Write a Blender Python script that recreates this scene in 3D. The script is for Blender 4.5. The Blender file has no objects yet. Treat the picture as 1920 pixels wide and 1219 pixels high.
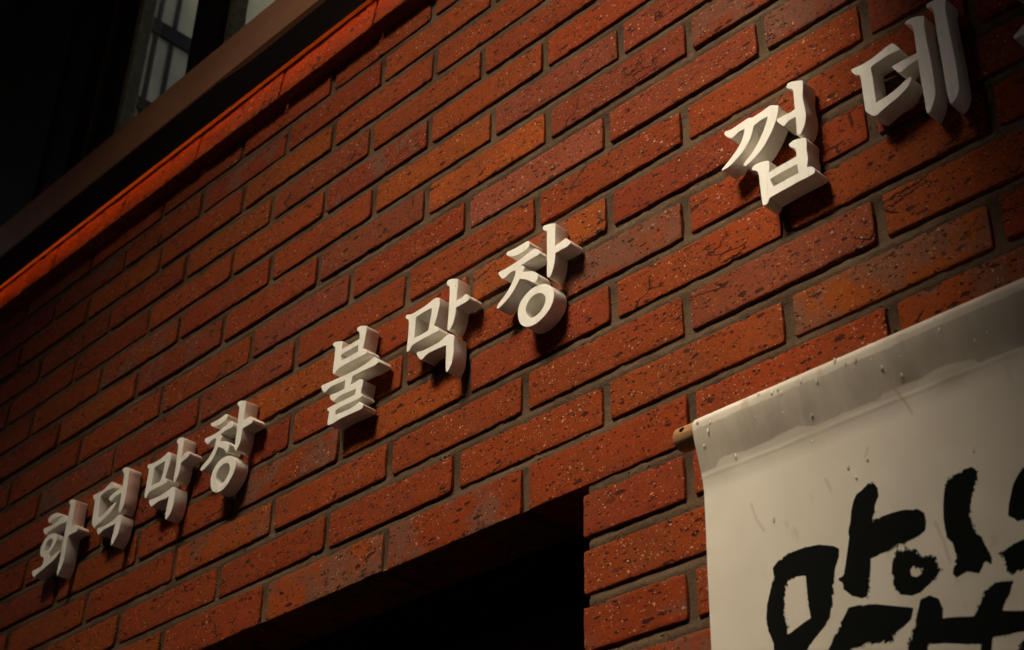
import bpy, bmesh, math, random
import numpy as np
from mathutils import Vector, Matrix, noise

random.seed(7)
scene = bpy.context.scene
C = scene.collection

# ------------------------------------------------------------------ camera
cam_d = bpy.data.cameras.new("camera")
cam = bpy.data.objects.new("camera", cam_d)
C.objects.link(cam)
right = Vector((0.69865287, 0.71510013, 0.02271494))
down = Vector((-0.37114383, 0.38938486, -0.84298974))
fwd = Vector((-0.61166692, 0.58052669, 0.53744985))
M = Matrix((right, -down, -fwd)).transposed().to_4x4()
M.translation = Vector((1.4152459, -1.1466818, 1.5969955))
cam.matrix_world = M
cam_d.sensor_width = 36.0
cam_d.lens = 36.0 * 2914.4909 / 1920.0
cam_d.clip_start = 0.02
cam_d.clip_end = 300.0
cam_d.dof.use_dof = True
cam_d.dof.focus_distance = 1.93
cam_d.dof.aperture_fstop = 10.0
scene.camera = cam

# ------------------------------------------------------------------ sky, sun, exposure
SUN_EL = math.radians(51.4)
SUN_AZ = math.radians(-1.7)          # swung from the wall's normal towards +X
world = bpy.data.worlds.new("World")
scene.world = world
world.use_nodes = True
wn = world.node_tree.nodes
wl = world.node_tree.links
wn.clear()
sky = wn.new("ShaderNodeTexSky")
sky.sky_type = 'NISHITA'
sky.sun_disc = False
sky.sun_elevation = SUN_EL
sky.sun_rotation = math.radians(180) - SUN_AZ
sky.dust_density = 10.0
sky.air_density = 0.35
sky.ozone_density = 0.0
bg = wn.new("ShaderNodeBackground")
bg.inputs["Strength"].default_value = 0.085
wo = wn.new("ShaderNodeOutputWorld")
wl.new(sky.outputs[0], bg.inputs[0])
wl.new(bg.outputs[0], wo.inputs[0])

sun_d = bpy.data.lights.new("sun", 'SUN')
sun_d.energy = 1.5
sun_d.angle = math.radians(24)
sun_d.color = (1.0, 0.85, 0.62)
sun = bpy.data.objects.new("sun", sun_d)
C.objects.link(sun)
sdir = Vector((math.sin(SUN_AZ) * math.cos(SUN_EL), -math.cos(SUN_AZ) * math.cos(SUN_EL), math.sin(SUN_EL)))
sun.rotation_euler = sdir.to_track_quat('Z', 'Y').to_euler()
sun.location = sdir * 20

scene.view_settings.view_transform = 'Standard'
scene.view_settings.look = 'None'
scene.view_settings.exposure = 1.72
scene.view_settings.gamma = 1.0
scene.view_settings.use_curve_mapping = False
scene.render.engine = 'CYCLES'
scene.cycles.max_bounces = 8
scene.cycles.diffuse_bounces = 4

# ------------------------------------------------------------------ measured data (tenths of a millimetre on the wall: X along it, Z up)
ROWS=[(36192,[-20270,-17730,-15190,-12650,-10110,-7570,-5030,-2490,50,2590,5130,7670,10210,12750,15290]),(35524,[-19000,-16460,-13920,-11380,-8840,-6300,-3760,-1220,1320,3860,6400,8940,11480,14020,16560]),(34856,[-20270,-17730,-15190,-12650,-10110,-7570,-5030,-2490,50,2590,5130,7670,10210,12750,15290]),(34188,[-19000,-16460,-13920,-11380,-8840,-6300,-3760,-1220,1320,3860,6400,8940,11480,14020,16560]),(33520,[-20270,-17730,-15190,-12650,-10110,-7570,-5030,-2490,50,2590,5130,7670,10210,12750,15290]),(32852,[-18890,-16350,-13810,-11318,-8710,-6166,-3634,-1121,1430,3970,6510,9050,11590,14130,16670]),(32203,[-20053,-17513,-14973,-12428,-9855,-7337,-4773,-2289,181,2807,5347,7887,10427,12967,15507]),(31515,[-19044,-16504,-13964,-11399,-8868,-6362,-3839,-1265,1289,3816,6356,8896,11436,13976,16516]),(30857,[-20112,-17572,-15032,-12408,-9918,-7385,-4822,-2327,166,2586,5288,7828,10368,12908,15448]),(30201,[-18876,-16336,-13796,-11262,-8789,-6245,-3640,-1064,1557,3989,6524,9064,11604,14144,16684]),(29542,[-20147,-17607,-15067,-12527,-10013,-7398,-4818,-2310,188,2652,5129,7793,10333,12873,15413]),(28832,[-19190,-16650,-14110,-11570,-9070,-6467,-3925,-1436,1094,3725,6210,8750,11290,13830,16370]),(28174,[-20410,-17870,-15330,-12790,-10250,-7733,-5199,-2670,-107,2487,4996,7593,10070,12610,15150]),(27521,[-19106,-16566,-14026,-11486,-8946,-6406,-3866,-1326,1231,3758,6272,8834,11374,13914,16454]),(26813,[-20388,-17848,-15308,-12768,-10228,-7688,-5108,-2573,-50,2472,4953,7517,10092,12632,15172]),(26154,[-19095,-16555,-14015,-11475,-8935,-6447,-3865,-1337,1258,3799,6324,8845,11385,13925,16465]),(25499,[-20523,-17983,-15443,-12903,-10363,-7823,-5268,-2784,-236,2321,4899,7471,9957,12497,15037]),(24832,[-19227,-16687,-14147,-11607,-9067,-6634,-3992,-1455,1116,3667,6250,8700,11253,13793,16333]),(24195,[-20501,-17961,-15421,-12881,-10341,-7801,-5284,-2766,-170,2365,4918,7470,9979,12519,15059]),(23500,[-20568,-18028,-15488,-12948,-10408,-7868,-5328,-2788,-248,2292,4832,7372,9912,12452,14992]),(22830,[-19300,-16760,-14220,-11680,-9140,-6600,-4060,-1520,1020,3560,6100,8640,11180,13720,16260]),(22160,[-20594,-18054,-15514,-12974,-10434,-7894,-5354,-2814,-274,2266,4806,7346,9886,12426,14966]),(21490,[-19300,-16760,-14220,-11680,-9140,-6600,-4060,-1520,1020,3560,6100,8640,11180,13720,16260]),(20820,[-20570,-18030,-15490,-12950,-10410,-7870,-5330,-2790,-250,2290,4830,7370,9910,12450,14990]),(20150,[-19300,-16760,-14220,-11680,-9140,-6600,-4060,-1520,1020,3560,6100,8640,11180,13720,16260])]
LETTERS={'hwa': [('consonant_stroke',[[(-9171,27388),(-9178,27427),(-9136,27459),(-9036,27476),(-8912,27458),(-8761,27396),(-8635,27317),(-8684,27322),(-8796,27348),(-8931,27362),(-9032,27350),(-9102,27340),(-9143,27353)]]),('consonant_stroke',[[(-9281,27251),(-9265,27279),(-9155,27268),(-8999,27258),(-8846,27268),(-8729,27304),(-8653,27309),(-8583,27291),(-8527,27239),(-8499,27171),(-8551,27158),(-8684,27171),(-8812,27168),(-8967,27166),(-9070,27162),(-9129,27144),(-9168,27126),(-9225,27166),(-9266,27217)]]),('vowel_stroke',[[(-8529,27528),(-8520,27563),(-8441,27555),(-8339,27517),(-8289,27481),(-8286,27374),(-8283,27196),(-8282,27079),(-8272,26996),(-8130,26976),(-8062,26928),(-8040,26886),(-8053,26841),(-8190,26840),(-8321,26839),(-8325,26716),(-8318,26585),(-8321,26444),(-8333,26334),(-8374,26233),(-8415,26154),(-8441,26150),(-8462,26175),(-8475,26235),(-8482,26364),(-8467,26502),(-8487,26709),(-8485,26853),(-8472,26965),(-8474,27082),(-8484,27188),(-8469,27257),(-8454,27325),(-8458,27416),(-8469,27464),(-8502,27492)]]),('consonant_stroke',[[(-9226,26791),(-9253,26880),(-9233,26954),(-9180,27026),(-9079,27076),(-8935,27075),(-8820,27043),(-8745,26990),(-8715,26910),(-8729,26842),(-8767,26781),(-8820,26732),(-8881,26700),(-8916,26689),(-8864,26615),(-8865,26582),(-8780,26597),(-8688,26627),(-8595,26653),(-8486,26611),(-8558,26584),(-8617,26533),(-8755,26489),(-8899,26460),(-9067,26424),(-9213,26395),(-9275,26363),(-9328,26407),(-9378,26473),(-9396,26521),(-9231,26516),(-9114,26517),(-9050,26541),(-9056,26608),(-9059,26674),(-9159,26715)],[(-9085,26872),(-9091,26925),(-9041,26968),(-8955,26982),(-8890,26962),(-8857,26911),(-8863,26854),(-8904,26801),(-8974,26779),(-9041,26785),(-9085,26821)]])],'deok': [('consonant_stroke',[[(-7709,27373),(-7684,27387),(-7534,27380),(-7388,27381),(-7277,27416),(-7178,27447),(-7126,27434),(-7058,27341),(-7052,27306),(-7151,27315),(-7273,27320),(-7388,27301),(-7454,27277),(-7441,27189),(-7434,27072),(-7417,26883),(-7306,26875),(-7183,26903),(-7022,26964),(-6931,26993),(-6884,26979),(-6889,26955),(-6934,26906),(-7011,26847),(-7141,26804),(-7271,26762),(-7407,26735),(-7472,26710),(-7542,26778),(-7583,26848),(-7597,26953),(-7606,27099),(-7616,27247),(-7672,27310)]]),('vowel_stroke',[[(-6860,27547),(-6859,27583),(-6789,27587),(-6683,27547),(-6628,27494),(-6625,27400),(-6616,27254),(-6618,27112),(-6612,26968),(-6620,26859),(-6652,26785),(-6696,26737),(-6737,26757),(-6755,26819),(-6761,26920),(-6759,27018),(-6771,27114),(-6899,27111),(-7010,27085),(-7060,27050),(-7121,27096),(-7159,27159),(-7086,27178),(-6972,27197),(-6861,27223),(-6770,27235),(-6776,27337),(-6782,27440),(-6810,27496)]]),('consonant_stroke',[[(-7365,26637),(-7363,26671),(-7215,26656),(-7046,26647),(-6907,26659),(-6777,26693),(-6710,26703),(-6640,26662),(-6619,26552),(-6630,26444),(-6650,26341),(-6700,26274),(-6763,26212),(-6796,26190),(-6820,26209),(-6824,26299),(-6809,26405),(-6802,26499),(-6793,26573),(-6906,26574),(-7048,26578),(-7163,26566),(-7239,26541),(-7275,26527),(-7329,26576)]])],'mak_a': [('consonant_stroke',[[(-6071,27346),(-6052,27379),(-5980,27363),(-5863,27350),(-5706,27350),(-5578,27375),(-5476,27395),(-5386,27334),(-5378,27240),(-5396,27135),(-5417,27045),(-5439,26956),(-5446,26924),(-5371,26864),(-5374,26830),(-5505,26827),(-5681,26826),(-5837,26823),(-5909,26799),(-5936,26760),(-5980,26754),(-6001,26782),(-6008,26874),(-6003,26984),(-6003,27110),(-5999,27221),(-6013,27290),(-6055,27319)],[(-5843,27230),(-5804,27251),(-5682,27257),(-5544,27260),(-5537,27171),(-5551,27050),(-5572,26961),(-5593,26913),(-5705,26917),(-5842,26929),(-5842,27012),(-5837,27123)]]),('vowel_stroke',[[(-5273,27511),(-5256,27547),(-5190,27548),(-5107,27520),(-5061,27482),(-5053,27388),(-5056,27291),(-5058,27208),(-5062,27134),(-4991,27170),(-4902,27205),(-4847,27171),(-4826,27136),(-4854,27094),(-4945,27071),(-5049,27056),(-5050,27012),(-5051,26930),(-5073,26842),(-5110,26773),(-5146,26745),(-5179,26763),(-5188,26828),(-5190,26965),(-5191,27104),(-5201,27232),(-5202,27344),(-5217,27434),(-5249,27474)]]),('consonant_stroke',[[(-5840,26652),(-5819,26673),(-5681,26654),(-5503,26649),(-5352,26659),(-5227,26677),(-5173,26679),(-5102,26635),(-5084,26534),(-5078,26425),(-5088,26334),(-5109,26248),(-5157,26184),(-5231,26138),(-5262,26159),(-5266,26233),(-5264,26353),(-5258,26458),(-5258,26542),(-5364,26534),(-5500,26552),(-5619,26544),(-5692,26528),(-5748,26533),(-5800,26584)]])],'chang_a': [('consonant_stroke',[[(-4338,27463),(-4325,27485),(-4221,27476),(-4086,27477),(-3979,27495),(-3929,27491),(-3885,27452),(-3897,27404),(-3943,27377),(-4040,27362),(-4153,27368),(-4236,27387),(-4308,27426)]]),('consonant_stroke',[[(-4444,27231),(-4434,27257),(-4330,27248),(-4193,27242),(-4039,27250),(-3911,27276),(-3818,27307),(-3773,27305),(-3711,27238),(-3705,27184),(-3803,27184),(-3913,27181),(-4020,27162),(-3962,27117),(-3991,27046),(-3899,27007),(-3802,26965),(-3733,26896),(-3732,26838),(-3743,26784),(-3779,26768),(-3829,26829),(-3920,26899),(-4032,26957),(-4054,26926),(-4086,26850),(-4159,26775),(-4259,26723),(-4363,26687),(-4419,26688),(-4456,26720),(-4405,26775),(-4283,26834),(-4190,26917),(-4133,27013),(-4122,27097),(-4139,27148),(-4207,27151),(-4282,27134),(-4326,27109),(-4373,27138),(-4432,27196)]]),('vowel_stroke',[[(-3659,27558),(-3644,27589),(-3577,27585),(-3460,27542),(-3426,27514),(-3426,27422),(-3432,27322),(-3429,27195),(-3349,27192),(-3263,27191),(-3201,27146),(-3166,27096),(-3185,27060),(-3301,27053),(-3428,27048),(-3431,26972),(-3437,26873),(-3470,26771),(-3514,26722),(-3557,26719),(-3577,26767),(-3579,26882),(-3580,26999),(-3584,27145),(-3593,27281),(-3590,27398),(-3602,27491),(-3636,27526)]]),('consonant_stroke',[[(-4106,26383),(-4115,26471),(-4073,26586),(-3983,26676),(-3837,26710),(-3679,26685),(-3569,26621),(-3502,26533),(-3486,26421),(-3527,26309),(-3606,26224),(-3700,26158),(-3803,26138),(-3903,26148),(-4014,26209),(-4074,26286)],[(-3969,26406),(-3962,26496),(-3895,26573),(-3800,26589),(-3709,26568),(-3647,26506),(-3631,26430),(-3656,26361),(-3718,26298),(-3785,26258),(-3849,26252),(-3921,26305)]])],'bul': [('consonant_stroke',[[(-1366,27639),(-1348,27662),(-1274,27653),(-1154,27610),(-1134,27589),(-1137,27525),(-1141,27466),(-1021,27461),(-880,27469),(-749,27473),(-751,27543),(-774,27599),(-815,27640),(-820,27680),(-764,27689),(-680,27662),(-605,27624),(-594,27581),(-609,27481),(-619,27395),(-635,27311),(-645,27270),(-591,27240),(-534,27171),(-572,27157),(-681,27159),(-822,27165),(-984,27165),(-1127,27164),(-1196,27148),(-1252,27106),(-1292,27137),(-1300,27228),(-1293,27362),(-1293,27515),(-1305,27574),(-1339,27600)],[(-1147,27370),(-1051,27375),(-909,27375),(-763,27378),(-758,27266),(-855,27269),(-997,27269),(-1121,27275)]]),('vowel_stroke',[[(-1544,27010),(-1522,27032),(-1375,27017),(-1167,27000),(-961,26984),(-759,26975),(-562,26982),(-465,27001),(-369,27017),(-284,26947),(-264,26895),(-334,26873),(-451,26878),(-610,26892),(-830,26898),(-842,26832),(-858,26767),(-755,26774),(-657,26781),(-572,26726),(-583,26654),(-605,26539),(-569,26482),(-620,26466),(-738,26469),(-898,26481),(-1038,26485),(-1148,26474),(-1138,26400),(-1027,26393),(-886,26382),(-766,26379),(-689,26392),(-623,26409),(-525,26321),(-539,26277),(-616,26271),(-735,26281),(-874,26291),(-1034,26295),(-1173,26283),(-1275,26293),(-1306,26326),(-1301,26412),(-1293,26496),(-1303,26526),(-1337,26550),(-1336,26586),(-1162,26584),(-910,26573),(-740,26571),(-721,26658),(-881,26664),(-1023,26676),(-1133,26668),(-1211,26643),(-1287,26711),(-1316,26767),(-1291,26782),(-1156,26766),(-994,26765),(-985,26897),(-1093,26903),(-1258,26918),(-1359,26906),(-1437,26870),(-1496,26924)]])],'mak_b': [('consonant_stroke',[[(247,27394),(267,27422),(381,27386),(512,27387),(642,27394),(752,27411),(852,27429),(938,27388),(945,27287),(925,27179),(896,27076),(858,26985),(925,26934),(960,26868),(866,26866),(720,26872),(555,26871),(445,26861),(409,26840),(384,26808),(348,26797),(322,26812),(319,26907),(328,27020),(328,27166),(324,27278),(300,27333),(259,27366)],[(473,27290),(575,27299),(687,27301),(788,27296),(783,27199),(767,27090),(741,26964),(640,26957),(464,26964),(463,27078),(469,27192)]]),('vowel_stroke',[[(1065,27569),(1087,27604),(1160,27591),(1294,27528),(1297,27417),(1286,27305),(1279,27190),(1364,27190),(1460,27213),(1525,27149),(1540,27109),(1511,27087),(1406,27077),(1282,27079),(1275,26993),(1258,26901),(1219,26819),(1169,26770),(1132,26793),(1127,26874),(1135,27013),(1135,27157),(1138,27301),(1135,27419),(1121,27491),(1083,27524)]]),('consonant_stroke',[[(528,26690),(541,26710),(662,26683),(808,26677),(970,26679),(1076,26704),(1172,26723),(1278,26645),(1273,26528),(1277,26415),(1269,26322),(1248,26234),(1200,26165),(1167,26144),(1143,26161),(1131,26283),(1130,26421),(1120,26569),(1031,26575),(905,26587),(779,26591),(708,26571),(655,26544),(613,26568),(566,26623)]])],'chang_b': [('consonant_stroke',[[(2212,27485),(2230,27508),(2351,27496),(2479,27496),(2588,27497),(2621,27480),(2641,27432),(2627,27391),(2564,27368),(2465,27362),(2373,27372),(2279,27413),(2222,27461)]]),('consonant_stroke',[[(2072,27245),(2090,27260),(2211,27258),(2358,27265),(2503,27281),(2629,27305),(2728,27315),(2792,27261),(2819,27204),(2802,27182),(2722,27182),(2614,27180),(2497,27172),(2558,27118),(2553,27094),(2524,27059),(2618,27017),(2708,26979),(2763,26925),(2796,26864),(2774,26799),(2739,26778),(2676,26837),(2585,26910),(2476,26970),(2432,26914),(2354,26828),(2247,26755),(2139,26706),(2075,26701),(2060,26726),(2100,26777),(2207,26850),(2296,26931),(2365,27037),(2390,27102),(2380,27146),(2307,27150),(2234,27130),(2179,27114),(2132,27147),(2092,27205)]]),('vowel_stroke',[[(2866,27562),(2884,27589),(2964,27575),(3089,27526),(3094,27501),(3091,27363),(3087,27177),(3180,27188),(3275,27207),(3344,27129),(3353,27087),(3310,27063),(3198,27065),(3094,27064),(3090,26981),(3070,26870),(3036,26780),(2994,26744),(2958,26772),(2951,26927),(2950,27125),(2945,27328),(2945,27452),(2930,27487),(2885,27521)]]),('consonant_stroke',[[(2455,26436),(2456,26525),(2503,26623),(2608,26695),(2731,26729),(2872,26705),(2978,26651),(3051,26565),(3080,26478),(3067,26366),(3017,26287),(2932,26223),(2830,26181),(2709,26169),(2603,26198),(2513,26277),(2472,26354)],[(2597,26462),(2616,26527),(2682,26587),(2769,26606),(2857,26581),(2919,26515),(2934,26442),(2904,26367),(2845,26313),(2758,26286),(2688,26295),(2626,26352),(2601,26408)]])],'kkeop': [('consonant_stroke',[[(5790,27426),(5805,27444),(5898,27425),(6002,27434),(6138,27446),(6195,27422),(6321,27429),(6422,27446),(6474,27437),(6556,27380),(6551,27318),(6507,27191),(6450,27089),(6368,26985),(6279,26901),(6159,26835),(6057,26800),(6025,26825),(6036,26853),(6132,26917),(6221,27001),(6294,27094),(6361,27208),(6403,27312),(6312,27314),(6236,27298),(6214,27302),(6200,27267),(6169,27183),(6112,27097),(6022,27012),(5917,26952),(5813,26917),(5736,26913),(5724,26932),(5756,26957),(5854,27021),(5944,27090),(6017,27168),(6060,27262),(6075,27319),(6011,27325),(5941,27305),(5889,27292),(5833,27341),(5797,27397)]]),('vowel_stroke',[[(6684,27573),(6707,27611),(6764,27605),(6903,27540),(6905,27481),(6885,27322),(6892,27183),(6901,27060),(6886,26953),(6856,26887),(6811,26831),(6780,26829),(6761,26851),(6766,26973),(6768,27092),(6701,27094),(6652,27081),(6609,27056),(6572,27094),(6522,27174),(6528,27204),(6614,27204),(6710,27198),(6767,27207),(6767,27325),(6767,27462),(6746,27506),(6701,27540)]]),('consonant_stroke',[[(6133,26716),(6152,26747),(6218,26752),(6315,26732),(6369,26707),(6373,26650),(6361,26550),(6493,26559),(6621,26562),(6728,26567),(6729,26624),(6711,26683),(6653,26744),(6653,26781),(6705,26796),(6783,26781),(6866,26745),(6877,26695),(6866,26587),(6871,26472),(6858,26391),(6847,26354),(6910,26325),(6947,26262),(6931,26224),(6853,26218),(6730,26222),(6590,26218),(6432,26214),(6336,26209),(6316,26163),(6275,26145),(6244,26161),(6234,26238),(6229,26370),(6223,26503),(6215,26614),(6187,26667),(6143,26691)],[(6367,26450),(6485,26459),(6611,26457),(6726,26459),(6733,26336),(6632,26338),(6521,26334),(6402,26334),(6382,26377)]])],'de': [('consonant_stroke',[[(7520,27302),(7547,27309),(7657,27294),(7782,27300),(7881,27322),(7966,27345),(8036,27354),(8071,27316),(8125,27212),(8098,27207),(8005,27220),(7895,27213),(7812,27204),(7759,27188),(7761,27121),(7766,26996),(7766,26831),(7764,26701),(7873,26707),(7968,26723),(8065,26753),(8149,26790),(8199,26786),(8205,26763),(8178,26713),(8119,26661),(8021,26617),(7911,26588),(7814,26557),(7758,26539),(7712,26551),(7665,26608),(7628,26675),(7627,26750),(7624,26901),(7622,27055),(7617,27157),(7575,27194),(7533,27255)]]),('vowel_stroke',[[(8223,27515),(8242,27537),(8302,27535),(8379,27512),(8447,27474),(8448,27415),(8434,27332),(8436,27163),(8443,26978),(8448,26782),(8448,26606),(8445,26448),(8418,26349),(8376,26274),(8337,26222),(8317,26234),(8307,26286),(8308,26430),(8303,26622),(8303,26813),(8303,26955),(8210,26946),(8141,26929),(8099,26911),(8057,26945),(8007,27028),(8008,27051),(8077,27052),(8184,27053),(8302,27046),(8306,27172),(8307,27324),(8300,27421),(8279,27462),(8227,27497)]]),('vowel_stroke',[[(8492,27579),(8504,27602),(8564,27600),(8639,27580),(8717,27530),(8712,27468),(8698,27401),(8699,27187),(8703,26959),(8708,26735),(8707,26518),(8702,26363),(8677,26278),(8637,26218),(8595,26189),(8573,26202),(8565,26275),(8559,26450),(8561,26681),(8559,26933),(8559,27158),(8561,27355),(8560,27486),(8540,27526),(8494,27557)]])],'gi': [('consonant_stroke',[[(9338,26589),(9347,26604),(9379,26622),(9416,26643),(9453,26670),(9552,26742),(9665,26864),(9749,27019),(9795,27145),(9580,27137),(9455,27093),(9382,27187),(9365,27301),(9521,27310),(9760,27338),(9967,27371),(10054,27292),(10016,27117),(9920,26900),(9781,26749),(9603,26610),(9451,26560),(9416,26562),(9382,26557),(9348,26561)]]),('vowel_stroke',[[(9972,27594),(9984,27617),(10044,27615),(10119,27595),(10197,27545),(10192,27483),(10178,27416),(10179,27202),(10183,26974),(10188,26750),(10187,26533),(10182,26378),(10157,26293),(10117,26233),(10075,26204),(10053,26217),(10045,26290),(10039,26465),(10041,26696),(10039,26948),(10039,27173),(10041,27370),(10040,27501),(10020,27541),(9974,27572)]])]}
INK=[[[(6147,21904),(6213,21956),(6350,21995),(6522,21995),(6690,21970),(6850,21903),(6907,21859),(6894,21776),(6846,21687),(6810,21527),(6784,21381),(6741,21242),(6656,21165),(6552,21093),(6467,21017),(6436,20891),(6109,20972),(6106,21175),(6056,21307),(6042,21432),(6061,21566),(6108,21693),(6159,21802)],[(6316,21730),(6417,21736),(6512,21717),(6514,21594),(6518,21439),(6534,21298),(6453,21278),(6372,21249),(6290,21220),(6260,21219),(6274,21266),(6254,21374),(6252,21513),(6276,21628)]],[[(7140,22323),(7210,22344),(7271,22377),(7337,22368),(7377,22305),(7376,22217),(7329,22144),(7302,22005),(7398,22017),(7564,22015),(7750,21974),(7805,21918),(7811,21832),(7791,21754),(7669,21709),(7484,21682),(7354,21671),(7232,21657),(7213,21545),(7194,21416),(7153,21311),(7107,21316),(7002,21371),(6917,21462),(6914,21522),(6859,21572),(6932,21593),(6978,21751),(7016,21913),(7014,21983),(7057,22110),(7065,22178),(7105,22272)]],[[(7420,21467),(7443,21577),(7507,21649),(7588,21642),(7690,21602),(7717,21536),(7803,21518),(7868,21482),(7859,21419),(7893,21360),(7841,21295),(7748,21257),(7672,21214),(7584,21210),(7482,21252),(7423,21350)],[(7605,21437),(7635,21461),(7667,21435),(7710,21422),(7704,21383),(7657,21361),(7607,21387)]],[[(8027,22100),(8090,22164),(8199,22186),(8304,22192),(8357,22140),(8344,22059),(8307,21988),(8265,21884),(8233,21729),(8264,21604),(8314,21491),(8366,21347),(8361,21269),(8303,21318),(8238,21226),(8129,21274),(8023,21249),(7996,21297),(8050,21427),(8035,21561),(7984,21627),(7977,21812),(7995,21941)]],[[(8663,21899),(8726,21976),(8782,22015),(8848,22016),(8911,21912),(8880,21647),(8783,21551),(8655,21560),(8571,21644),(8596,21741)]],[[(8423,21345),(8527,21377),(8676,21394),(8827,21347),(8820,21132),(8632,21141),(8519,21136),(8479,21187),(8465,21301)]],[[(6953,21276),(7065,21270),(7226,21233),(7417,21164),(7595,21099),(7556,21006),(7480,20962),(7403,20919),(7342,20856),(7113,20899),(6947,20894),(6824,20795),(6604,20849),(6714,20985),(6801,21094),(6888,21202)]],[[(7664,21152),(7753,21167),(7833,21120),(7869,21015),(7842,20944),(7989,20912),(8134,20880),(8196,20956),(8262,21062),(8368,21110),(8526,21080),(8485,20983),(8417,20910),(8392,20856),(8575,20806),(8844,20747),(8816,20592),(8515,20642),(8279,20659),(8254,20605),(8229,20448),(8104,20478),(8161,20629),(7875,20710),(7694,20749),(7638,20594),(7437,20643),(7500,20783),(7583,20951)]],[[(8427,20399),(8478,20518),(8533,20563),(8731,20541),(8766,20315)]]]
DAMP=[(5318,23142),(5422,23142),(5511,23134),(5600,23139),(5624,23184),(5666,23201),(5737,23207),(5867,23198),(5993,23184),(6118,23187),(6255,23189),(6326,23195),(6417,23208),(6595,23212),(6777,23160),(6961,23154),(7363,23159),(7498,23154),(7560,23186),(7676,23189),(8057,23204),(8348,23202),(8488,23171),(8549,23118),(8671,23122),(8964,23107)]
STAIN=[[(7693,23188),(7768,23024),(7813,22896)],[(6818,22598),(6869,22454)],[(5957,22621),(6007,22435),(6085,22299)],[(7318,22734),(7274,22652)],[(7895,21800),(7951,21607),(7988,21400)]]
DROPS=[(5463,23647),(5622,23587),(5583,23510),(6240,23672),(6399,23619),(6472,23630),(6505,23571),(6748,23619),(6922,23548),(7266,23594),(7376,23587),(7625,23416),(7796,23283),(8269,23533),(6783,23253),(7147,23673),(5582,23484),(5502,23382),(5839,23166),(7085,22614),(7162,22486),(7300,22620),(6201,22379),(8356,22337)]


def U(v):
    return v / 10000.0

# ------------------------------------------------------------------ helpers
def link(o, parent=None):
    C.objects.link(o)
    if parent is not None:
        o.parent = parent
    return o

def empty(name, loc, label, cat, group=None):
    o = bpy.data.objects.new(name, None)
    o.empty_display_size = 0.05
    C.objects.link(o)
    o.location = loc
    o["label"] = label
    o["category"] = cat
    if group:
        o["group"] = group
    return o

def mesh_obj(name, verts, faces, mat, parent=None, smooth=False):
    me = bpy.data.meshes.new(name)
    me.from_pydata([tuple(v) for v in verts], [], [tuple(f) for f in faces])
    me.update()
    if smooth:
        me.polygons.foreach_set("use_smooth", [True] * len(me.polygons))
    me.materials.append(mat)
    o = bpy.data.objects.new(name, me)
    if parent is not None:
        # vertices are given in world coordinates
        me.transform(Matrix.Translation(-Vector(parent.location)))
    return link(o, parent)

def box(x0, x1, y0, y1, z0, z1):
    v = [(x0, y0, z0), (x1, y0, z0), (x1, y1, z0), (x0, y1, z0), (x0, y0, z1), (x1, y0, z1), (x1, y1, z1), (x0, y1, z1)]
    f = [(0, 3, 2, 1), (4, 5, 6, 7), (0, 1, 5, 4), (1, 2, 6, 5), (2, 3, 7, 6), (3, 0, 4, 7)]
    return v, f

def merge(parts):
    V, F = [], []
    for v, f in parts:
        n = len(V)
        V += v
        F += [tuple(i + n for i in q) for q in f]
    return V, F

def box_obj(name, b, mat, parent=None, bevel=0.0):
    v, f = box(*b)
    o = mesh_obj(name, v, f, mat, parent)
    if bevel:
        bm = bmesh.new()
        bm.from_mesh(o.data)
        bmesh.ops.bevel(bm, geom=bm.edges[:], offset=bevel, segments=2, affect='EDGES', profile=0.6)
        bm.to_mesh(o.data)
        bm.free()
    return o

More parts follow.
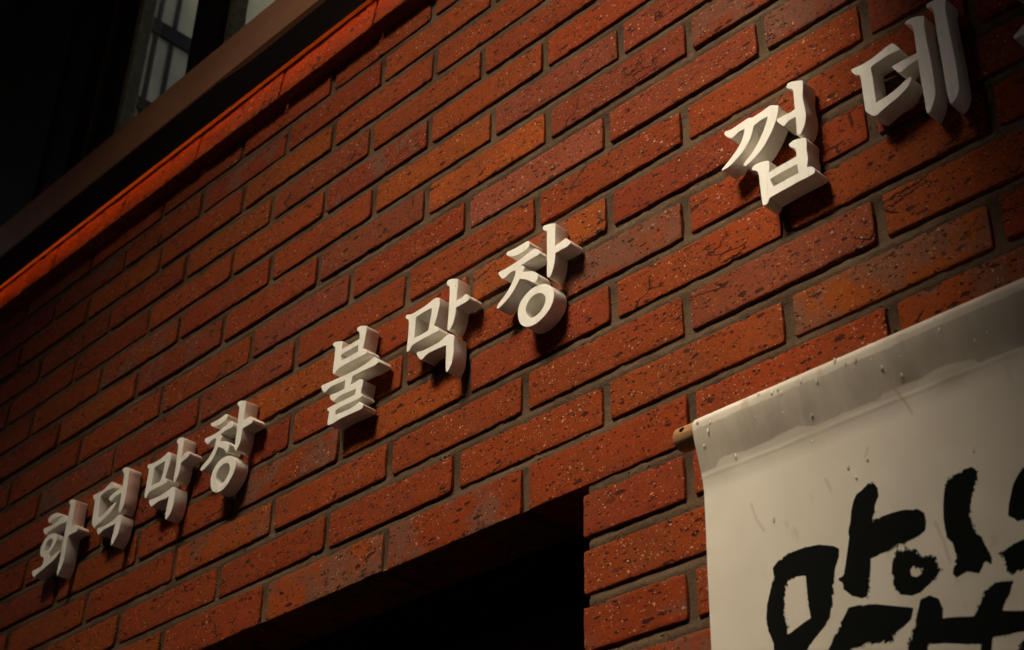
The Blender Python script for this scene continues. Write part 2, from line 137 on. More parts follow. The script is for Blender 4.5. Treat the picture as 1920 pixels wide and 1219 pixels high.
class Mat:
    def __init__(self, name):
        self.m = bpy.data.materials.new(name)
        self.m.use_nodes = True
        self.t = self.m.node_tree
        self.b = self.t.nodes["Principled BSDF"]
    def n(self, typ, **kw):
        nd = self.t.nodes.new(typ)
        for k, v in kw.items():
            setattr(nd, k, v)
        return nd
    def l(self, a, b):
        self.t.links.new(a, b)
    def setin(self, sock, v):
        if hasattr(v, "is_linked") or hasattr(v, "links"):
            self.l(v, sock)
        else:
            sock.default_value = v
    def math(self, op, a, b=None, c=None, clamp=False):
        nd = self.n("ShaderNodeMath", operation=op, use_clamp=clamp)
        self.setin(nd.inputs[0], a)
        if b is not None:
            self.setin(nd.inputs[1], b)
        if c is not None:
            self.setin(nd.inputs[2], c)
        return nd.outputs[0]
    def mixc(self, f, a, b, mode='MIX'):
        nd = self.n("ShaderNodeMix", data_type='RGBA', blend_type=mode)
        self.setin(nd.inputs[0], f)
        self.setin(nd.inputs[6], a)
        self.setin(nd.inputs[7], b)
        return nd.outputs[2]
    def ramp(self, f, lo, hi):
        nd = self.n("ShaderNodeMapRange", interpolation_type='SMOOTHSTEP')
        self.setin(nd.inputs[0], f)
        nd.inputs[1].default_value = lo
        nd.inputs[2].default_value = hi
        return nd.outputs[0]
    def noise(self, vec, scale, detail=3.0, rough=0.55, dist=0.0, out=0):
        nd = self.n("ShaderNodeTexNoise")
        self.l(vec, nd.inputs["Vector"])
        nd.inputs["Scale"].default_value = scale
        nd.inputs["Detail"].default_value = detail
        nd.inputs["Roughness"].default_value = rough
        nd.inputs["Distortion"].default_value = dist
        return nd.outputs[out]
    def vor(self, vec, scale, feature='F1', rnd=1.0):
        nd = self.n("ShaderNodeTexVoronoi", feature=feature)
        self.l(vec, nd.inputs["Vector"])
        nd.inputs["Scale"].default_value = scale
        nd.inputs["Randomness"].default_value = rnd
        return nd
    def mapping(self, vec, scale=(1, 1, 1), rot=(0, 0, 0)):
        nd = self.n("ShaderNodeMapping")
        self.l(vec, nd.inputs[0])
        nd.inputs["Scale"].default_value = scale
        nd.inputs["Rotation"].default_value = rot
        return nd.outputs[0]
    def objco(self, rnd=True):
        tc = self.n("ShaderNodeTexCoord")
        if not rnd:
            return tc.outputs["Object"]
        oi = self.n("ShaderNodeObjectInfo")
        self.oi = oi
        v = self.n("ShaderNodeVectorMath", operation='ADD')
        self.l(tc.outputs["Object"], v.inputs[0])
        m = self.n("ShaderNodeVectorMath", operation='SCALE')
        cx = self.n("ShaderNodeCombineXYZ")
        self.l(oi.outputs["Random"], cx.inputs[0])
        self.l(self.math('MULTIPLY', oi.outputs["Random"], 3.7), cx.inputs[1])
        self.l(self.math('MULTIPLY', oi.outputs["Random"], 7.3), cx.inputs[2])
        self.l(cx.outputs[0], m.inputs[0])
        m.inputs["Scale"].default_value = 13.0
        self.l(m.outputs[0], v.inputs[1])
        return v.outputs[0]
    def bump(self, h, strength, dist, prev=None):
        nd = self.n("ShaderNodeBump")
        nd.inputs["Strength"].default_value = strength
        nd.inputs["Distance"].default_value = dist
        self.l(h, nd.inputs["Height"])
        if prev is not None:
            self.l(prev, nd.inputs["Normal"])
        return nd.outputs[0]
    def out(self, col=None, rough=None, normal=None, metal=None, spec=None):
        if col is not None:
            self.setin(self.b.inputs["Base Color"], col)
        if rough is not None:
            self.setin(self.b.inputs["Roughness"], rough)
        if normal is not None:
            self.l(normal, self.b.inputs["Normal"])
        if metal is not None:
            self.b.inputs["Metallic"].default_value = metal
        if spec is not None:
            self.b.inputs["Specular IOR Level"].default_value = spec
        return self.m

def plain(name, col, rough=0.7, metal=0.0, nscale=60, amt=0.25, bump=0.0):
    k = Mat(name)
    co = k.objco(False)
    nz = k.noise(co, nscale, 4)
    c = k.mixc(k.ramp(nz, 0.3, 0.75), tuple(x * (1 - amt) for x in col) + (1,), tuple(min(1, x * (1 + amt)) for x in col) + (1,))
    nrm = k.bump(nz, 0.5, bump) if bump else None
    return k.out(c, rough, nrm, metal, 0.2)

# ------------------------------------------------------------------ materials
def brick_material():
    k = Mat("fired clay brick")
    co = k.objco()
    rnd = k.oi.outputs["Random"]
    tint = k.oi.outputs["Color"]
    # base: each brick's own fired colour, mottled
    big = k.noise(co, 14, 4, 0.6, 0.4)
    fine = k.noise(co, 420, 3, 0.7)
    mid = k.noise(k.mapping(co, (0.6, 1, 1.4)), 70, 5, 0.65)
    c = k.mixc(k.math('MULTIPLY', k.ramp(big, 0.42, 0.68), 0.6), tint, (0.170, 0.045, 0.014, 1))
    c = k.mixc(k.math('MULTIPLY', k.ramp(mid, 0.35, 0.7), 0.75), c, k.mixc(0.5, tint, (0.30, 0.052, 0.007, 1)))
    c = k.mixc(k.math('MULTIPLY', k.ramp(fine, 0.38, 0.66), 0.42), c, (0.085, 0.016, 0.006, 1))
    # heavier, smoked faces on some bricks
    smoky = k.math('MULTIPLY', k.ramp(rnd, 0.78, 0.86), k.ramp(big, 0.45, 0.6))
    c = k.mixc(k.math('MULTIPLY', smoky, 0.55), c, (0.13, 0.075, 0.05, 1))
    bloom = k.math('MULTIPLY', k.ramp(k.noise(k.mapping(co, (0.5, 1, 1.3)), 36, 5, 0.7), 0.56, 0.74), k.ramp(k.math('FRACT', k.math('MULTIPLY', rnd, 31.0)), 0.70, 0.90))
    c = k.mixc(k.math('MULTIPLY', bloom, 0.16), c, (0.34, 0.20, 0.13, 1))
    # pits: elongated along the bed, thinned out by a second field
    warp = k.n("ShaderNodeVectorMath", operation='ADD')
    wv = k.n("ShaderNodeVectorMath", operation='SCALE')
    k.l(k.noise(co, 160, 2, out=1), wv.inputs[0])
    wv.inputs["Scale"].default_value = 0.006
    k.l(co, warp.inputs[0])
    k.l(wv.outputs[0], warp.inputs[1])
    wco = warp.outputs[0]
    def spots(scale, stretch, rot, thr_lo, thr_hi, keep, seedscale=1.0):
        v = k.vor(k.mapping(wco, stretch, rot), scale)
        sep = k.n("ShaderNodeSeparateColor")
        k.l(v.outputs["Color"], sep.inputs[0])
        size = k.math('MULTIPLY', k.ramp(sep.outputs[0], keep, 1.0), 1.0)
        thr = k.math('MULTIPLY', size, thr_hi)
        d = k.math('SUBTRACT', thr, v.outputs["Distance"])
        return k.ramp(d, 0.0, thr_lo)
    dens = k.ramp(k.noise(co, 26, 3), 0.34, 0.58)
    p1 = k.math('MULTIPLY', spots(125, (0.5, 1, 1.25), (0, 0.35, 0), 0.10, 0.50, 0.70), dens)
    p2 = spots(290, (0.55, 1, 1.2), (0, 0.2, 0), 0.12, 0.50, 0.52)
    p3 = k.math('MULTIPLY', spots(560, (0.7, 1, 1.1), (0, 0, 0), 0.15, 0.45, 0.5), 0.7)
    pits = k.math('MAXIMUM', k.math('MAXIMUM', p1, p2), p3)
    # drying cracks on some bricks
    cv = k.vor(k.mapping(wco, (0.45, 1, 1.1), (0, 0.5, 0)), 30, 'DISTANCE_TO_EDGE')
    crk = k.math('MULTIPLY', k.math('SUBTRACT', 1.0, k.ramp(cv.outputs["Distance"], 0.004, 0.034)),
                 k.math('MULTIPLY', k.ramp(k.noise(co, 17, 2), 0.52, 0.60), k.ramp(k.math('FRACT', k.math('MULTIPLY', rnd, 17.0)), 0.64, 0.70)))
    dark = k.math('MAXIMUM', pits, crk)
    c = k.mixc(k.math('MULTIPLY', dark, 0.92), c, (0.030, 0.010, 0.006, 1))
    # pale grog grit
    gd = k.math('MULTIPLY', k.ramp(k.noise(co, 11, 2), 0.38, 0.58), 1.0)
    g1 = k.math('MULTIPLY', spots(210, (0.9, 1, 1.0), (0.4, 0.9, 0.2), 0.10, 0.38, 0.84), gd)
    g2 = k.math('MULTIPLY', spots(520, (0.8, 1, 1.0), (0.3, 0.5, 0.2), 0.12, 0.46, 0.74), k.math('ADD', 0.25, k.math('MULTIPLY', gd, 0.75)))
    grit = k.math('MAXIMUM', g1, g2)
    c = k.mixc(k.math('MULTIPLY', grit, 0.85), c, (0.46, 0.27, 0.15, 1))
    # relief
    h = k.math('ADD', k.math('MULTIPLY', mid, 0.35), k.math('MULTIPLY', fine, 0.16))
    h = k.math('ADD', h, k.math('MULTIPLY', k.noise(co, 1100, 2, 0.6), 0.14))
    h = k.math('SUBTRACT', h, k.math('MULTIPLY', dark, 1.0))
    h = k.math('ADD', h, k.math('MULTIPLY', grit, 0.25))
    nrm = k.bump(h, 0.95, 0.0015)
    return k.out(c, 0.9, nrm, spec=0.12)

def mortar_material():
    k = Mat("sandy mortar")
    co = k.objco(False)
    a = k.noise(co, 9, 4, 0.6)
    s = k.noise(co, 750, 3, 0.75)
    g = k.noise(co, 140, 5, 0.7)
    c = k.mixc(k.ramp(a, 0.3, 0.7), (0.085, 0.053, 0.030, 1), (0.150, 0.098, 0.057, 1))
    c = k.mixc(k.math('MULTIPLY', k.ramp(s, 0.45, 0.62), 0.5), c, (0.045, 0.026, 0.014, 1))
    c = k.mixc(k.math('MULTIPLY', k.ramp(g, 0.55, 0.75), 0.4), c, (0.20, 0.145, 0.09, 1))
    v = k.vor(co, 110)
    holes = k.math('MULTIPLY', k.math('SUBTRACT', 1.0, k.ramp(v.outputs["Distance"], 0.10, 0.26)), k.ramp(k.noise(co, 25, 2), 0.56, 0.66))
    c = k.mixc(k.math('MULTIPLY', holes, 0.85), c, (0.02, 0.013, 0.009, 1))
    h = k.math('ADD', k.math('MULTIPLY', s, 0.35), k.math('MULTIPLY', g, 0.9))
    h = k.math('SUBTRACT', h, k.math('MULTIPLY', holes, 1.2))
    return k.out(c, 0.95, k.bump(h, 1.0, 0.0034), spec=0.1)

def letter_material():
    k = Mat("off white painted letter board")
    co = k.objco()
    dirt = k.noise(k.mapping(co, (1, 1, 0.4)), 45, 5, 0.65)
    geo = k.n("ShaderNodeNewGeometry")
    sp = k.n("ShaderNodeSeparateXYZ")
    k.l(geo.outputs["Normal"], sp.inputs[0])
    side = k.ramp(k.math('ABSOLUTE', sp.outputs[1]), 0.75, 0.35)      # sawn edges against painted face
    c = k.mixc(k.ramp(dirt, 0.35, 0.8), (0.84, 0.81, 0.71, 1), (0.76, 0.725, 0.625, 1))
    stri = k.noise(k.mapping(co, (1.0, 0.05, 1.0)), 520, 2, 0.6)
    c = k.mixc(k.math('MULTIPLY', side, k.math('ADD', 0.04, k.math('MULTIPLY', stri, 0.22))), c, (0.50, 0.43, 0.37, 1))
    run = k.noise(k.mapping(co, (1.0, 1, 0.09)), 150, 4, 0.6)
    c = k.mixc(k.math('MULTIPLY', k.ramp(run, 0.55, 0.75), 0.28), c, (0.46, 0.42, 0.34, 1))
    v = k.vor(co, 75)
    sep = k.n("ShaderNodeSeparateColor")
    k.l(v.outputs["Color"], sep.inputs[0])
    fl = k.math('MULTIPLY', k.math('SUBTRACT', 1.0, k.ramp(v.outputs["Distance"], 0.04, 0.09)), k.ramp(sep.outputs[0], 0.90, 0.93))
    c = k.mixc(k.math('MULTIPLY', fl, 0.8), c, (0.10, 0.08, 0.06, 1))
    h = k.math('ADD', k.math('MULTIPLY', k.noise(co, 260, 3), 0.4), k.math('MULTIPLY', k.math('MULTIPLY', stri, side), 1.0))
    return k.out(c, 0.55, k.bump(h, 0.35, 0.0006), spec=0.3)

BRICK = brick_material()
MORTAR = mortar_material()
LETTER = letter_material()

def metal_material():
    k = Mat("brown coated metal")
    co = k.objco(False)
    a = k.noise(k.mapping(co, (0.3, 1, 1)), 12, 5, 0.6)
    s = k.vor(co, 90)
    sep = k.n("ShaderNodeSeparateColor")
    k.l(s.outputs["Color"], sep.inputs[0])
    sp = k.math('MULTIPLY', k.math('SUBTRACT', 1.0, k.ramp(s.outputs["Distance"], 0.06, 0.14)), k.ramp(sep.outputs[1], 0.86, 0.9))
    c = k.mixc(k.ramp(a, 0.3, 0.75), (0.20, 0.088, 0.040, 1), (0.30, 0.138, 0.068, 1))
    c = k.mixc(k.math('MULTIPLY', sp, 0.5), c, (0.25, 0.17, 0.11, 1))
    return k.out(c, 0.42, k.bump(k.noise(co, 30, 3), 0.3, 0.0012), spec=0.4)
METAL = metal_material()
DARK_METAL = plain("dark bronze window profile", (0.018, 0.013, 0.010), 0.6)
GREY_TRIM = plain("grey green sash trim", (0.24, 0.23, 0.14), 0.85)
CLADDING = plain("charcoal cladding panel", (0.022, 0.022, 0.017), 0.65, nscale=25, bump=0.002)
PALE = plain("pale interior board", (0.62, 0.60, 0.46), 0.8, nscale=8, amt=0.12)
PLASTER = plain("grimy grey render", (0.24, 0.21, 0.165), 0.9, nscale=5, amt=0.3, bump=0.01)
SOFFIT_AND_SHADE = plain("dark soffit stain and ledge shade", (0.010, 0.004, 0.003), 0.8)
ASPHALT = plain("pale concrete alley paving", (0.11, 0.10, 0.085), 0.6, nscale=200, amt=0.4)
OLDBRICK = plain("brown tiled facade", (0.20, 0.14, 0.095), 0.8, nscale=6, amt=0.3, bump=0.01)
SHADE_SHEET = plain("dark added shade sheet", (0.04, 0.035, 0.03), 0.6)
INTERIOR = plain("dim interior plaster", (0.12, 0.11, 0.09), 0.9, nscale=6)

def glass_material(name, rough, col, trans=1.0):
    k = Mat(name)
    k.b.inputs["Base Color"].default_value = col
    k.b.inputs["Transmission Weight"].default_value = trans
    k.b.inputs["Roughness"].default_value = rough
    k.b.inputs["IOR"].default_value = 1.45
    return k.m
GLASS = glass_material("dusty window glass", 0.03, (0.75, 0.80, 0.74, 1))
DARKPANE = plain("smoked ribbed plastic", (0.070, 0.048, 0.030), 0.25, nscale=15)
WATER = glass_material("clear water drop", 0.10, (0.90, 0.86, 0.74, 1), 0.25)
WATER.node_tree.nodes["Principled BSDF"].inputs["IOR"].default_value = 1.33

def led_material():
    k = Mat("warm lamp strip")
    k.b.inputs["Base Color"].default_value = (0.8, 0.5, 0.3, 1)
    k.b.inputs["Emission Color"].default_value = (1.0, 0.13, 0.008, 1)
    k.b.inputs["Emission Strength"].default_value = 34.0
    return k.m
LED = led_material()

def wood_material():
    k = Mat("turned wooden rod")
    co = k.objco(False)
    g = k.noise(k.mapping(co, (0.08, 1, 1)), 420, 4, 0.6, 0.5)
    b = k.noise(co, 60, 3)
    c = k.mixc(k.ramp(g, 0.3, 0.7), (0.26, 0.125, 0.045, 1), (0.40, 0.215, 0.085, 1))
    c = k.mixc(k.math('MULTIPLY', k.ramp(b, 0.5, 0.75), 0.4), c, (0.16, 0.07, 0.03, 1))
    return k.out(c, 0.55, k.bump(g, 0.3, 0.0006))
WOOD = wood_material()
HOLE = plain("shadowed bore", (0.010, 0.006, 0.004), 0.9)

def cloth_material():
    k = Mat("printed canvas")
    co = k.objco(False)
    at = k.n("ShaderNodeAttribute", attribute_name="ink")
    ad = k.n("ShaderNodeAttribute", attribute_name="damp")
    as_ = k.n("ShaderNodeAttribute", attribute_name="stain")
    n1 = k.noise(co, 230, 5, 0.75)
    n2 = k.noise(k.mapping(co, (1, 1, 0.35)), 900, 2, 0.6)
    rag = k.math('ADD', 0.12, k.ramp(k.noise(co, 30, 2), 0.46, 0.62))
    edge = k.math('ADD', at.outputs["Fac"], k.math('MULTIPLY', k.math('MULTIPLY', k.math('SUBTRACT', n1, 0.5), 0.0130), rag))
    edge = k.math('ADD', edge, k.math('MULTIPLY', k.math('MULTIPLY', k.math('SUBTRACT', n2, 0.5), 0.0060), rag))
    ink = k.ramp(edge, 0.00015, -0.00015)
    a = k.noise(co, 9, 4, 0.6)
    c = k.mixc(k.ramp(a, 0.3, 0.75), (0.78, 0.72, 0.59, 1), (0.71, 0.65, 0.52, 1))
    mark = k.noise(k.mapping(co, (1.2, 1, 0.5), (0, 0.5, 0)), 28, 3, 0.6)
    c = k.mixc(k.math('MULTIPLY', k.ramp(mark, 0.63, 0.74), 0.35), c, (0.45, 0.33, 0.20, 1))
    c = k.mixc(k.math('MULTIPLY', k.ramp(as_.outputs["Fac"], 0.0024, 0.0004), 0.30), c, (0.42, 0.24, 0.13, 1))
    # rain-soaked upper hem with its own wandering tide line
    de = k.math('ADD', ad.outputs["Fac"], k.math('MULTIPLY', k.math('SUBTRACT', k.noise(co, 60, 3), 0.5), 0.004))
    wet = k.ramp(de, 0.0012, -0.0012)
    streak = k.noise(k.mapping(co, (1, 1, 0.12)), 60, 4, 0.6)
    wc = k.mixc(k.ramp(streak, 0.3, 0.75), (0.55, 0.49, 0.38, 1), (0.43, 0.38, 0.295, 1))
    c = k.mixc(k.math('MULTIPLY', wet, 0.85), c, wc)
    c = k.mixc(ink, c, (0.010, 0.011, 0.010, 1))
    # canvas weave
    wv = k.n("ShaderNodeTexWave", wave_type='BANDS', bands_direction='X')
    k.l(co, wv.inputs[0]); wv.inputs["Scale"].default_value = 420
    wz = k.n("ShaderNodeTexWave", wave_type='BANDS', bands_direction='Z')
    k.l(co, wz.inputs[0]); wz.inputs["Scale"].default_value = 420
    k.l(k.math('MULTIPLY', k.math('SUBTRACT', 1.0, ink), 0.2), k.b.inputs['Specular IOR Level'])
    h = k.math('ADD', k.math('MULTIPLY', wv.outputs["Fac"], wz.outputs["Fac"]), k.math('MULTIPLY', n1, 0.7))
    m = k.out(c, 0.8, k.bump(h, 0.25, 0.0004))
    tr = k.n("ShaderNodeBsdfTranslucent")
    k.l(c, tr.inputs[0])
    mx = k.n("ShaderNodeMixShader")
    mx.inputs[0].default_value = 0.15
    k.l(k.b.outputs[0], mx.inputs[1])
    k.l(tr.outputs[0], mx.inputs[2])
    k.l(mx.outputs[0], k.t.nodes["Material Output"].inputs[0])
    return m
CLOTH = cloth_material()

# ------------------------------------------------------------------ ground and the alley's unseen far side, shaped to shade the wall
def struct(name, v, f, mat):
    o = mesh_obj(name, v, f, mat)
    o["kind"] = "structure"
    return o
struct("ground", [(-60, -60, 0), (60, -60, 0), (60, 60, 0), (-60, 60, 0)], [(0, 1, 2, 3)], ASPHALT)

def facade_building(label, x0, x1, y, h, mat, cols, floors, wz):
    b = empty("shade_building", ((x0 + x1) / 2, y, 0), label, "building", "unseen buildings placed to shade the wall")
    box_obj("wall", (x0, x1, y - 8, y, 0, h), mat, b)
    box_obj("parapet", (x0 + 0.01, x1 - 0.01, y - 0.25, y + 0.06, h + 0.002, h + 0.18), PLASTER, b)
    w = (x1 - x0) / cols
    for fl in range(floors):
        for c in range(cols):
            cx = x0 + (c + 0.5) * w
            z = 1.1 + fl * wz
            if z + 1.2 > h:
                continue
            fr = merge([box(cx - .45, cx + .45, y + .003, y + .07, z, z + .06), box(cx - .45, cx + .45, y + .003, y + .07, z + 1.14, z + 1.2),
                        box(cx - .45, cx - .39, y + .003, y + .07, z + .062, z + 1.138), box(cx + .39, cx + .45, y + .003, y + .07, z + .062, z + 1.138)])
            wd = mesh_obj("window", fr[0], fr[1], DARK_METAL, b)
            g = box(cx - .388, cx + .388, y + .01, y + .02, z + .064, z + 1.136)
            o = mesh_obj("pane", g[0], g[1], DARK_METAL)
            o.data.transform(Matrix.Translation(-Vector(b.location)))
            o.parent = wd
    return b
OY = -2.005
facade_building("unseen tall grey rendered building across the alley, placed to shade the wall, right of the low block", 2.06, 9.5, OY, 12.5, PLASTER, 3, 4, 2.8)
facade_building("unseen low rendered block added to shade the lower wall, between the brown building and the tall grey one", 1.4, 2.055, OY - 0.02, 4.183, PLASTER, 1, 1, 2.8)  # added block, its height cuts the sun off the lower wall
gb = facade_building("unseen brown tiled building across the alley, its sloping roof shaped to shade the wall", -9.0, 1.395, OY, 4.183, OLDBRICK, 6, 1, 2.8)
prism = [(-9.0, 4.361), (1.395, 4.361), (0.60, 4.40), (0.12, 4.62), (-4.0, 8.26), (-9.0, 8.26)]  # roofline shaped to shade the lower left of the wall
pv = [(x, OY + .05, z) for x, z in prism] + [(x, OY - 8, z) for x, z in prism]
npz = len(prism)
pf = [tuple(range(npz)), tuple(range(2 * npz - 1, npz - 1, -1))] + [(i, (i + 1) % npz, npz + (i + 1) % npz, npz + i) for i in range(npz)]
rf = mesh_obj("roof", pv, pf, OLDBRICK, gb)
bm = bmesh.new(); bm.from_mesh(rf.data); bmesh.ops.recalc_face_normals(bm, faces=bm.faces[:]); bm.to_mesh(rf.data); bm.free()
aw = empty("shade_awning", (1.9, 0, 3.2), "unseen dark awning above the banner, added to shade the right of the wall, outside the picture to the right", "awning")  # unseen awning added to darken the right end of the wall
av = [(.701, .0, 3.24), (3.2, .0, 3.24), (3.2, -1.11, 3.109), (.701, -1.11, 3.109)]
mesh_obj("shade_awning_sheet", av + [(x, y, z + .012) for x, y, z in av], [(3, 2, 1, 0), (4, 5, 6, 7), (0, 1, 5, 4), (1, 2, 6, 5), (2, 3, 7, 6), (3, 0, 4, 7)], SHADE_SHEET, aw)
box_obj("valance", (.701, 3.2, -1.122, -1.112, 3.085, 3.121), SHADE_SHEET, aw)
for x in (.75, 3.1):
    box_obj("arm", (x, x + .03, -1.05, -.30, 3.072, 3.095), DARK_METAL, aw)


# unseen canopy over the upper windows, added to shade the upper wall
cn = empty("shade_canopy", (0, 0, 4.73), "unseen dark sheet canopy high above the upper windows, added to shade the upper wall, out of the picture", "canopy")
box_obj("shade_canopy_sheet", (-3.2, 3.4, -1.267, 0.06, 4.73, 4.78), SHADE_SHEET, cn)
for x in (-3.0, -1.0, 1.0, 3.0):
    box_obj("bracket", (x, x + 0.04, -1.25, 0.04, 4.68, 4.728), DARK_METAL, cn)

# ------------------------------------------------------------------ the brick wall
wall = empty("brick_wall", (0, 0, 2.4), "speckled red brick wall with sandy recessed mortar behind the white letters", "wall")
OX0, OX1, OZ = -1.05, 0.3315, 2.3900          # opening under the lintel course

def brick_mesh(seed, L, H=0.0500, D=0.088):
    rs = random.Random(seed)
    nx, nz = (44, 12) if L > .17 else (28, 12)
    off = Vector((rs.random() * 90, rs.random() * 90, rs.random() * 90))
    hx, hz = L / 2, H / 2
    rad = [rs.uniform(.0008, .0030) for _ in range(4)]
    if rs.random() < .3:
        rad[rs.randrange(4)] = rs.uniform(.004, .008)
    chips = [(rs.uniform(-hx, hx), rs.choice((-1, 1)), rs.uniform(.003, .008), rs.uniform(.001, .0028)) for _ in range(rs.randint(2, 5))]
    tiltx = rs.uniform(-.0010, .0010)
    def fit(x, z):
        q = (0 if x < 0 else 1) + (0 if z < 0 else 2)
        r = rad[q]
        dx, dz = abs(x) - (hx - r), abs(z) - (hz - r)
        if dx > 0 and dz > 0:
            d = math.hypot(dx, dz)
            m = max(dx, dz)
            if d > 1e-9:
                s = m / d
                x = math.copysign(hx - r + dx * s, x)
                z = math.copysign(hz - r + dz * s, z)
        return x, z
    def wob(x, z):
        n1 = noise.noise(Vector((x * 45, z * 20, 0)) + off)
        n2 = noise.noise(Vector((x * 190, z * 90, 5)) + off)
        return n1 * .0011 + n2 * .0007
    e0 = .0011
    gx = [-hx, -hx + e0] + [-hx + e0 + (L - 2 * e0) * i / (nx - 2) for i in range(1, nx - 2)] + [hx - e0, hx]
    gz = [-hz, -hz + e0] + [-hz + e0 + (H - 2 * e0) * j / (nz - 2) for j in range(1, nz - 2)] + [hz - e0, hz]
    V = {}
    verts = []
    def add(p):
        verts.append(p)
        return len(verts) - 1
    for i in range(nx + 1):
        for j in range(nz + 1):
            x = gx[i]
            z = gz[j]
            u, w = fit(x, z)
            ez = abs(z) / hz
            ex = max(0, (abs(x) - (hx - .012)) / .012)
            sc = 1
            w += math.copysign(wob(x, math.copysign(1, z)) * ez ** 3, z) + tiltx * (x / hx) * ez
            u += math.copysign(wob(math.copysign(3, x), z) * 1.1 * max(0, ex), x)
            y = noise.noise(Vector((x * 60, z * 60, 9)) + off) * .0006 + noise.noise(Vector((x * 220, z * 220, 2)) + off) * .00025
            for cx, sg, cw, cd in chips:
                if sg * z > 0:
                    k = max(0, 1 - ((x - cx) / cw) ** 2) * max(0, (ez - .6) / .4)
                    w -= sg * cd * k * .7
                    y += cd * k * .8
            # arris
            e = min((hx - abs(x)), (hz - abs(z)))
            if e < .0005:
                y += .0003 + abs(noise.noise(Vector((x * 150, z * 150, 7)) + off)) * .0007
            V[i, j] = add((u, y, w))
    faces = []
    for i in range(nx):
        for j in range(nz):
            faces.append((V[i, j], V[i + 1, j], V[i + 1, j + 1], V[i, j + 1]))
    ring = [(i, 0) for i in range(nx)] + [(nx, j) for j in range(nz)] + [(i, nz) for i in range(nx, 0, -1)] + [(0, j) for j in range(nz, 0, -1)]
    prev = [V[q] for q in ring]
    n = len(ring)
    for dep, g in ((.003, .0007), (.012, .0006), (D, .0)):
        cur = []
        for q in ring:
            x, y, z = verts[V[q]]
            cur.append(add((x * (1 + g / hx), dep, z * (1 + g / hz) if dep < D else z)))
        for a in range(n):
            b = (a + 1) % n
            faces.append((prev[b], prev[a], cur[a], cur[b]))
        prev = cur
    faces.append(tuple(prev))
    me = bpy.data.meshes.new("brick")
    me.from_pydata(verts, [], faces)
    me.update()
    me.polygons.foreach_set("use_smooth", [True] * (len(me.polygons) - 1) + [False])
    me.set_sharp_from_angle(angle=math.radians(24))
    me.materials.append(BRICK)
    return me

STRETCH = [brick_mesh(100 + i, .2390) for i in range(18)]
HALF = [brick_mesh(200 + i, .1100) for i in range(5)]
TINTS = [(.245, .039, .006), (.225, .035, .006), (.255, .047, .006), (.205, .030, .008), (.265, .055, .006), (.235, .037, .005), (.195, .036, .013)]
JW = .0150
nb = 0
def put_brick(x0, x1, z, y=0.0, tint=None, mesh=None, sz=1.0):
    global nb
    L = x1 - x0
    pool, bl = (STRETCH, .239) if L > .16 else (HALF, .110)
    me = mesh or pool[random.randrange(len(pool))]
    o = bpy.data.objects.new("brick", me)
    o.location = ((x0 + x1) / 2 - wall.location.x, y + random.uniform(-.0010, .0012), z - wall.location.z + random.uniform(-.0006, .0006))
    flip = random.random() < .5
    o.rotation_euler = (random.uniform(-.006, .006), random.uniform(-.003, .003) + (math.pi if flip else 0), random.uniform(-.004, .004))
    o.scale = (L / bl, 1, random.uniform(.97, 1.01) * sz)
    t = tint or random.choice(TINTS)
    j = random.uniform(.88, 1.14)
    o.color = (t[0] * j, t[1] * j * random.uniform(.92, 1.1), t[2] * j, 1)
    link(o, wall)
    nb += 1
    return o

ORANGE = (.300, .064, .006)
PURPLE = (.185, .044, .020)
special = {}      # (row index, near X) -> tint
special = {(0, 1.2): None}
special = {(-6, .14): ORANGE, (-2, .62): None, (1, .75): ORANGE, (0, -.4): ORANGE, (-10, -.35): ORANGE, (-7, .03): ORANGE, (-5, .25): (.28,.075,.035), (-7, .28): PURPLE, (-6, -.1): PURPLE, (-5, -.27): PURPLE, (0, .62): PURPLE}
special = {k: v for k, v in special.items() if v}

row_id = -16
for zc, J in ROWS:
    r = row_id
    row_id += 1
    if r < -14 or r > 6:
        continue
    z = U(zc)
    for a, b in zip(J[:-1], J[1:]):
        x0, x1 = U(a) + JW / 2, U(b) - JW / 2
        if x1 < -1.72 or x0 > 1.42:
            continue
        y = 0.0
        szz = 1.0
        if r == -13:
            y, szz, z = -.0185, 1.36, 3.4085
        if r == -14:
            continue
        if r == -12:
            z, szz = 3.3500, 1.0
        if r == 2:
            z, szz = 2.4165, 1.14
        if r > 2:
            if x1 <= OX0 or x0 >= OX1 - .012:
                pass
            elif x0 < OX0 < x1 and x0 < OX1 and x1 < OX1:
                x1 = OX0
            elif x1 > OX1 > x0 or abs(x1 - OX1) < .01:
                x0 = OX1
            else:
                continue
            if x1 > OX1 and x0 < OX1 + .05:
                x0 = OX1
            if x1 - x0 < .045:
                continue
        tint = None
        for (rr, sx), t in special.items():
            if rr == r and x0 - .01 < sx < x1 + .01:
                tint = t
        bo = put_brick(x0, x1, z, y, tint, sz=szz)
        if r == -13:
            bo.scale.x *= (x1 - x0 + .009) / (x1 - x0)
            bo.location.y = y
            bo.location.z = z - wall.location.z
            bo.rotation_euler[0] = math.radians(6.0) * (-1 if abs(bo.rotation_euler[1]) < 1 else 1)

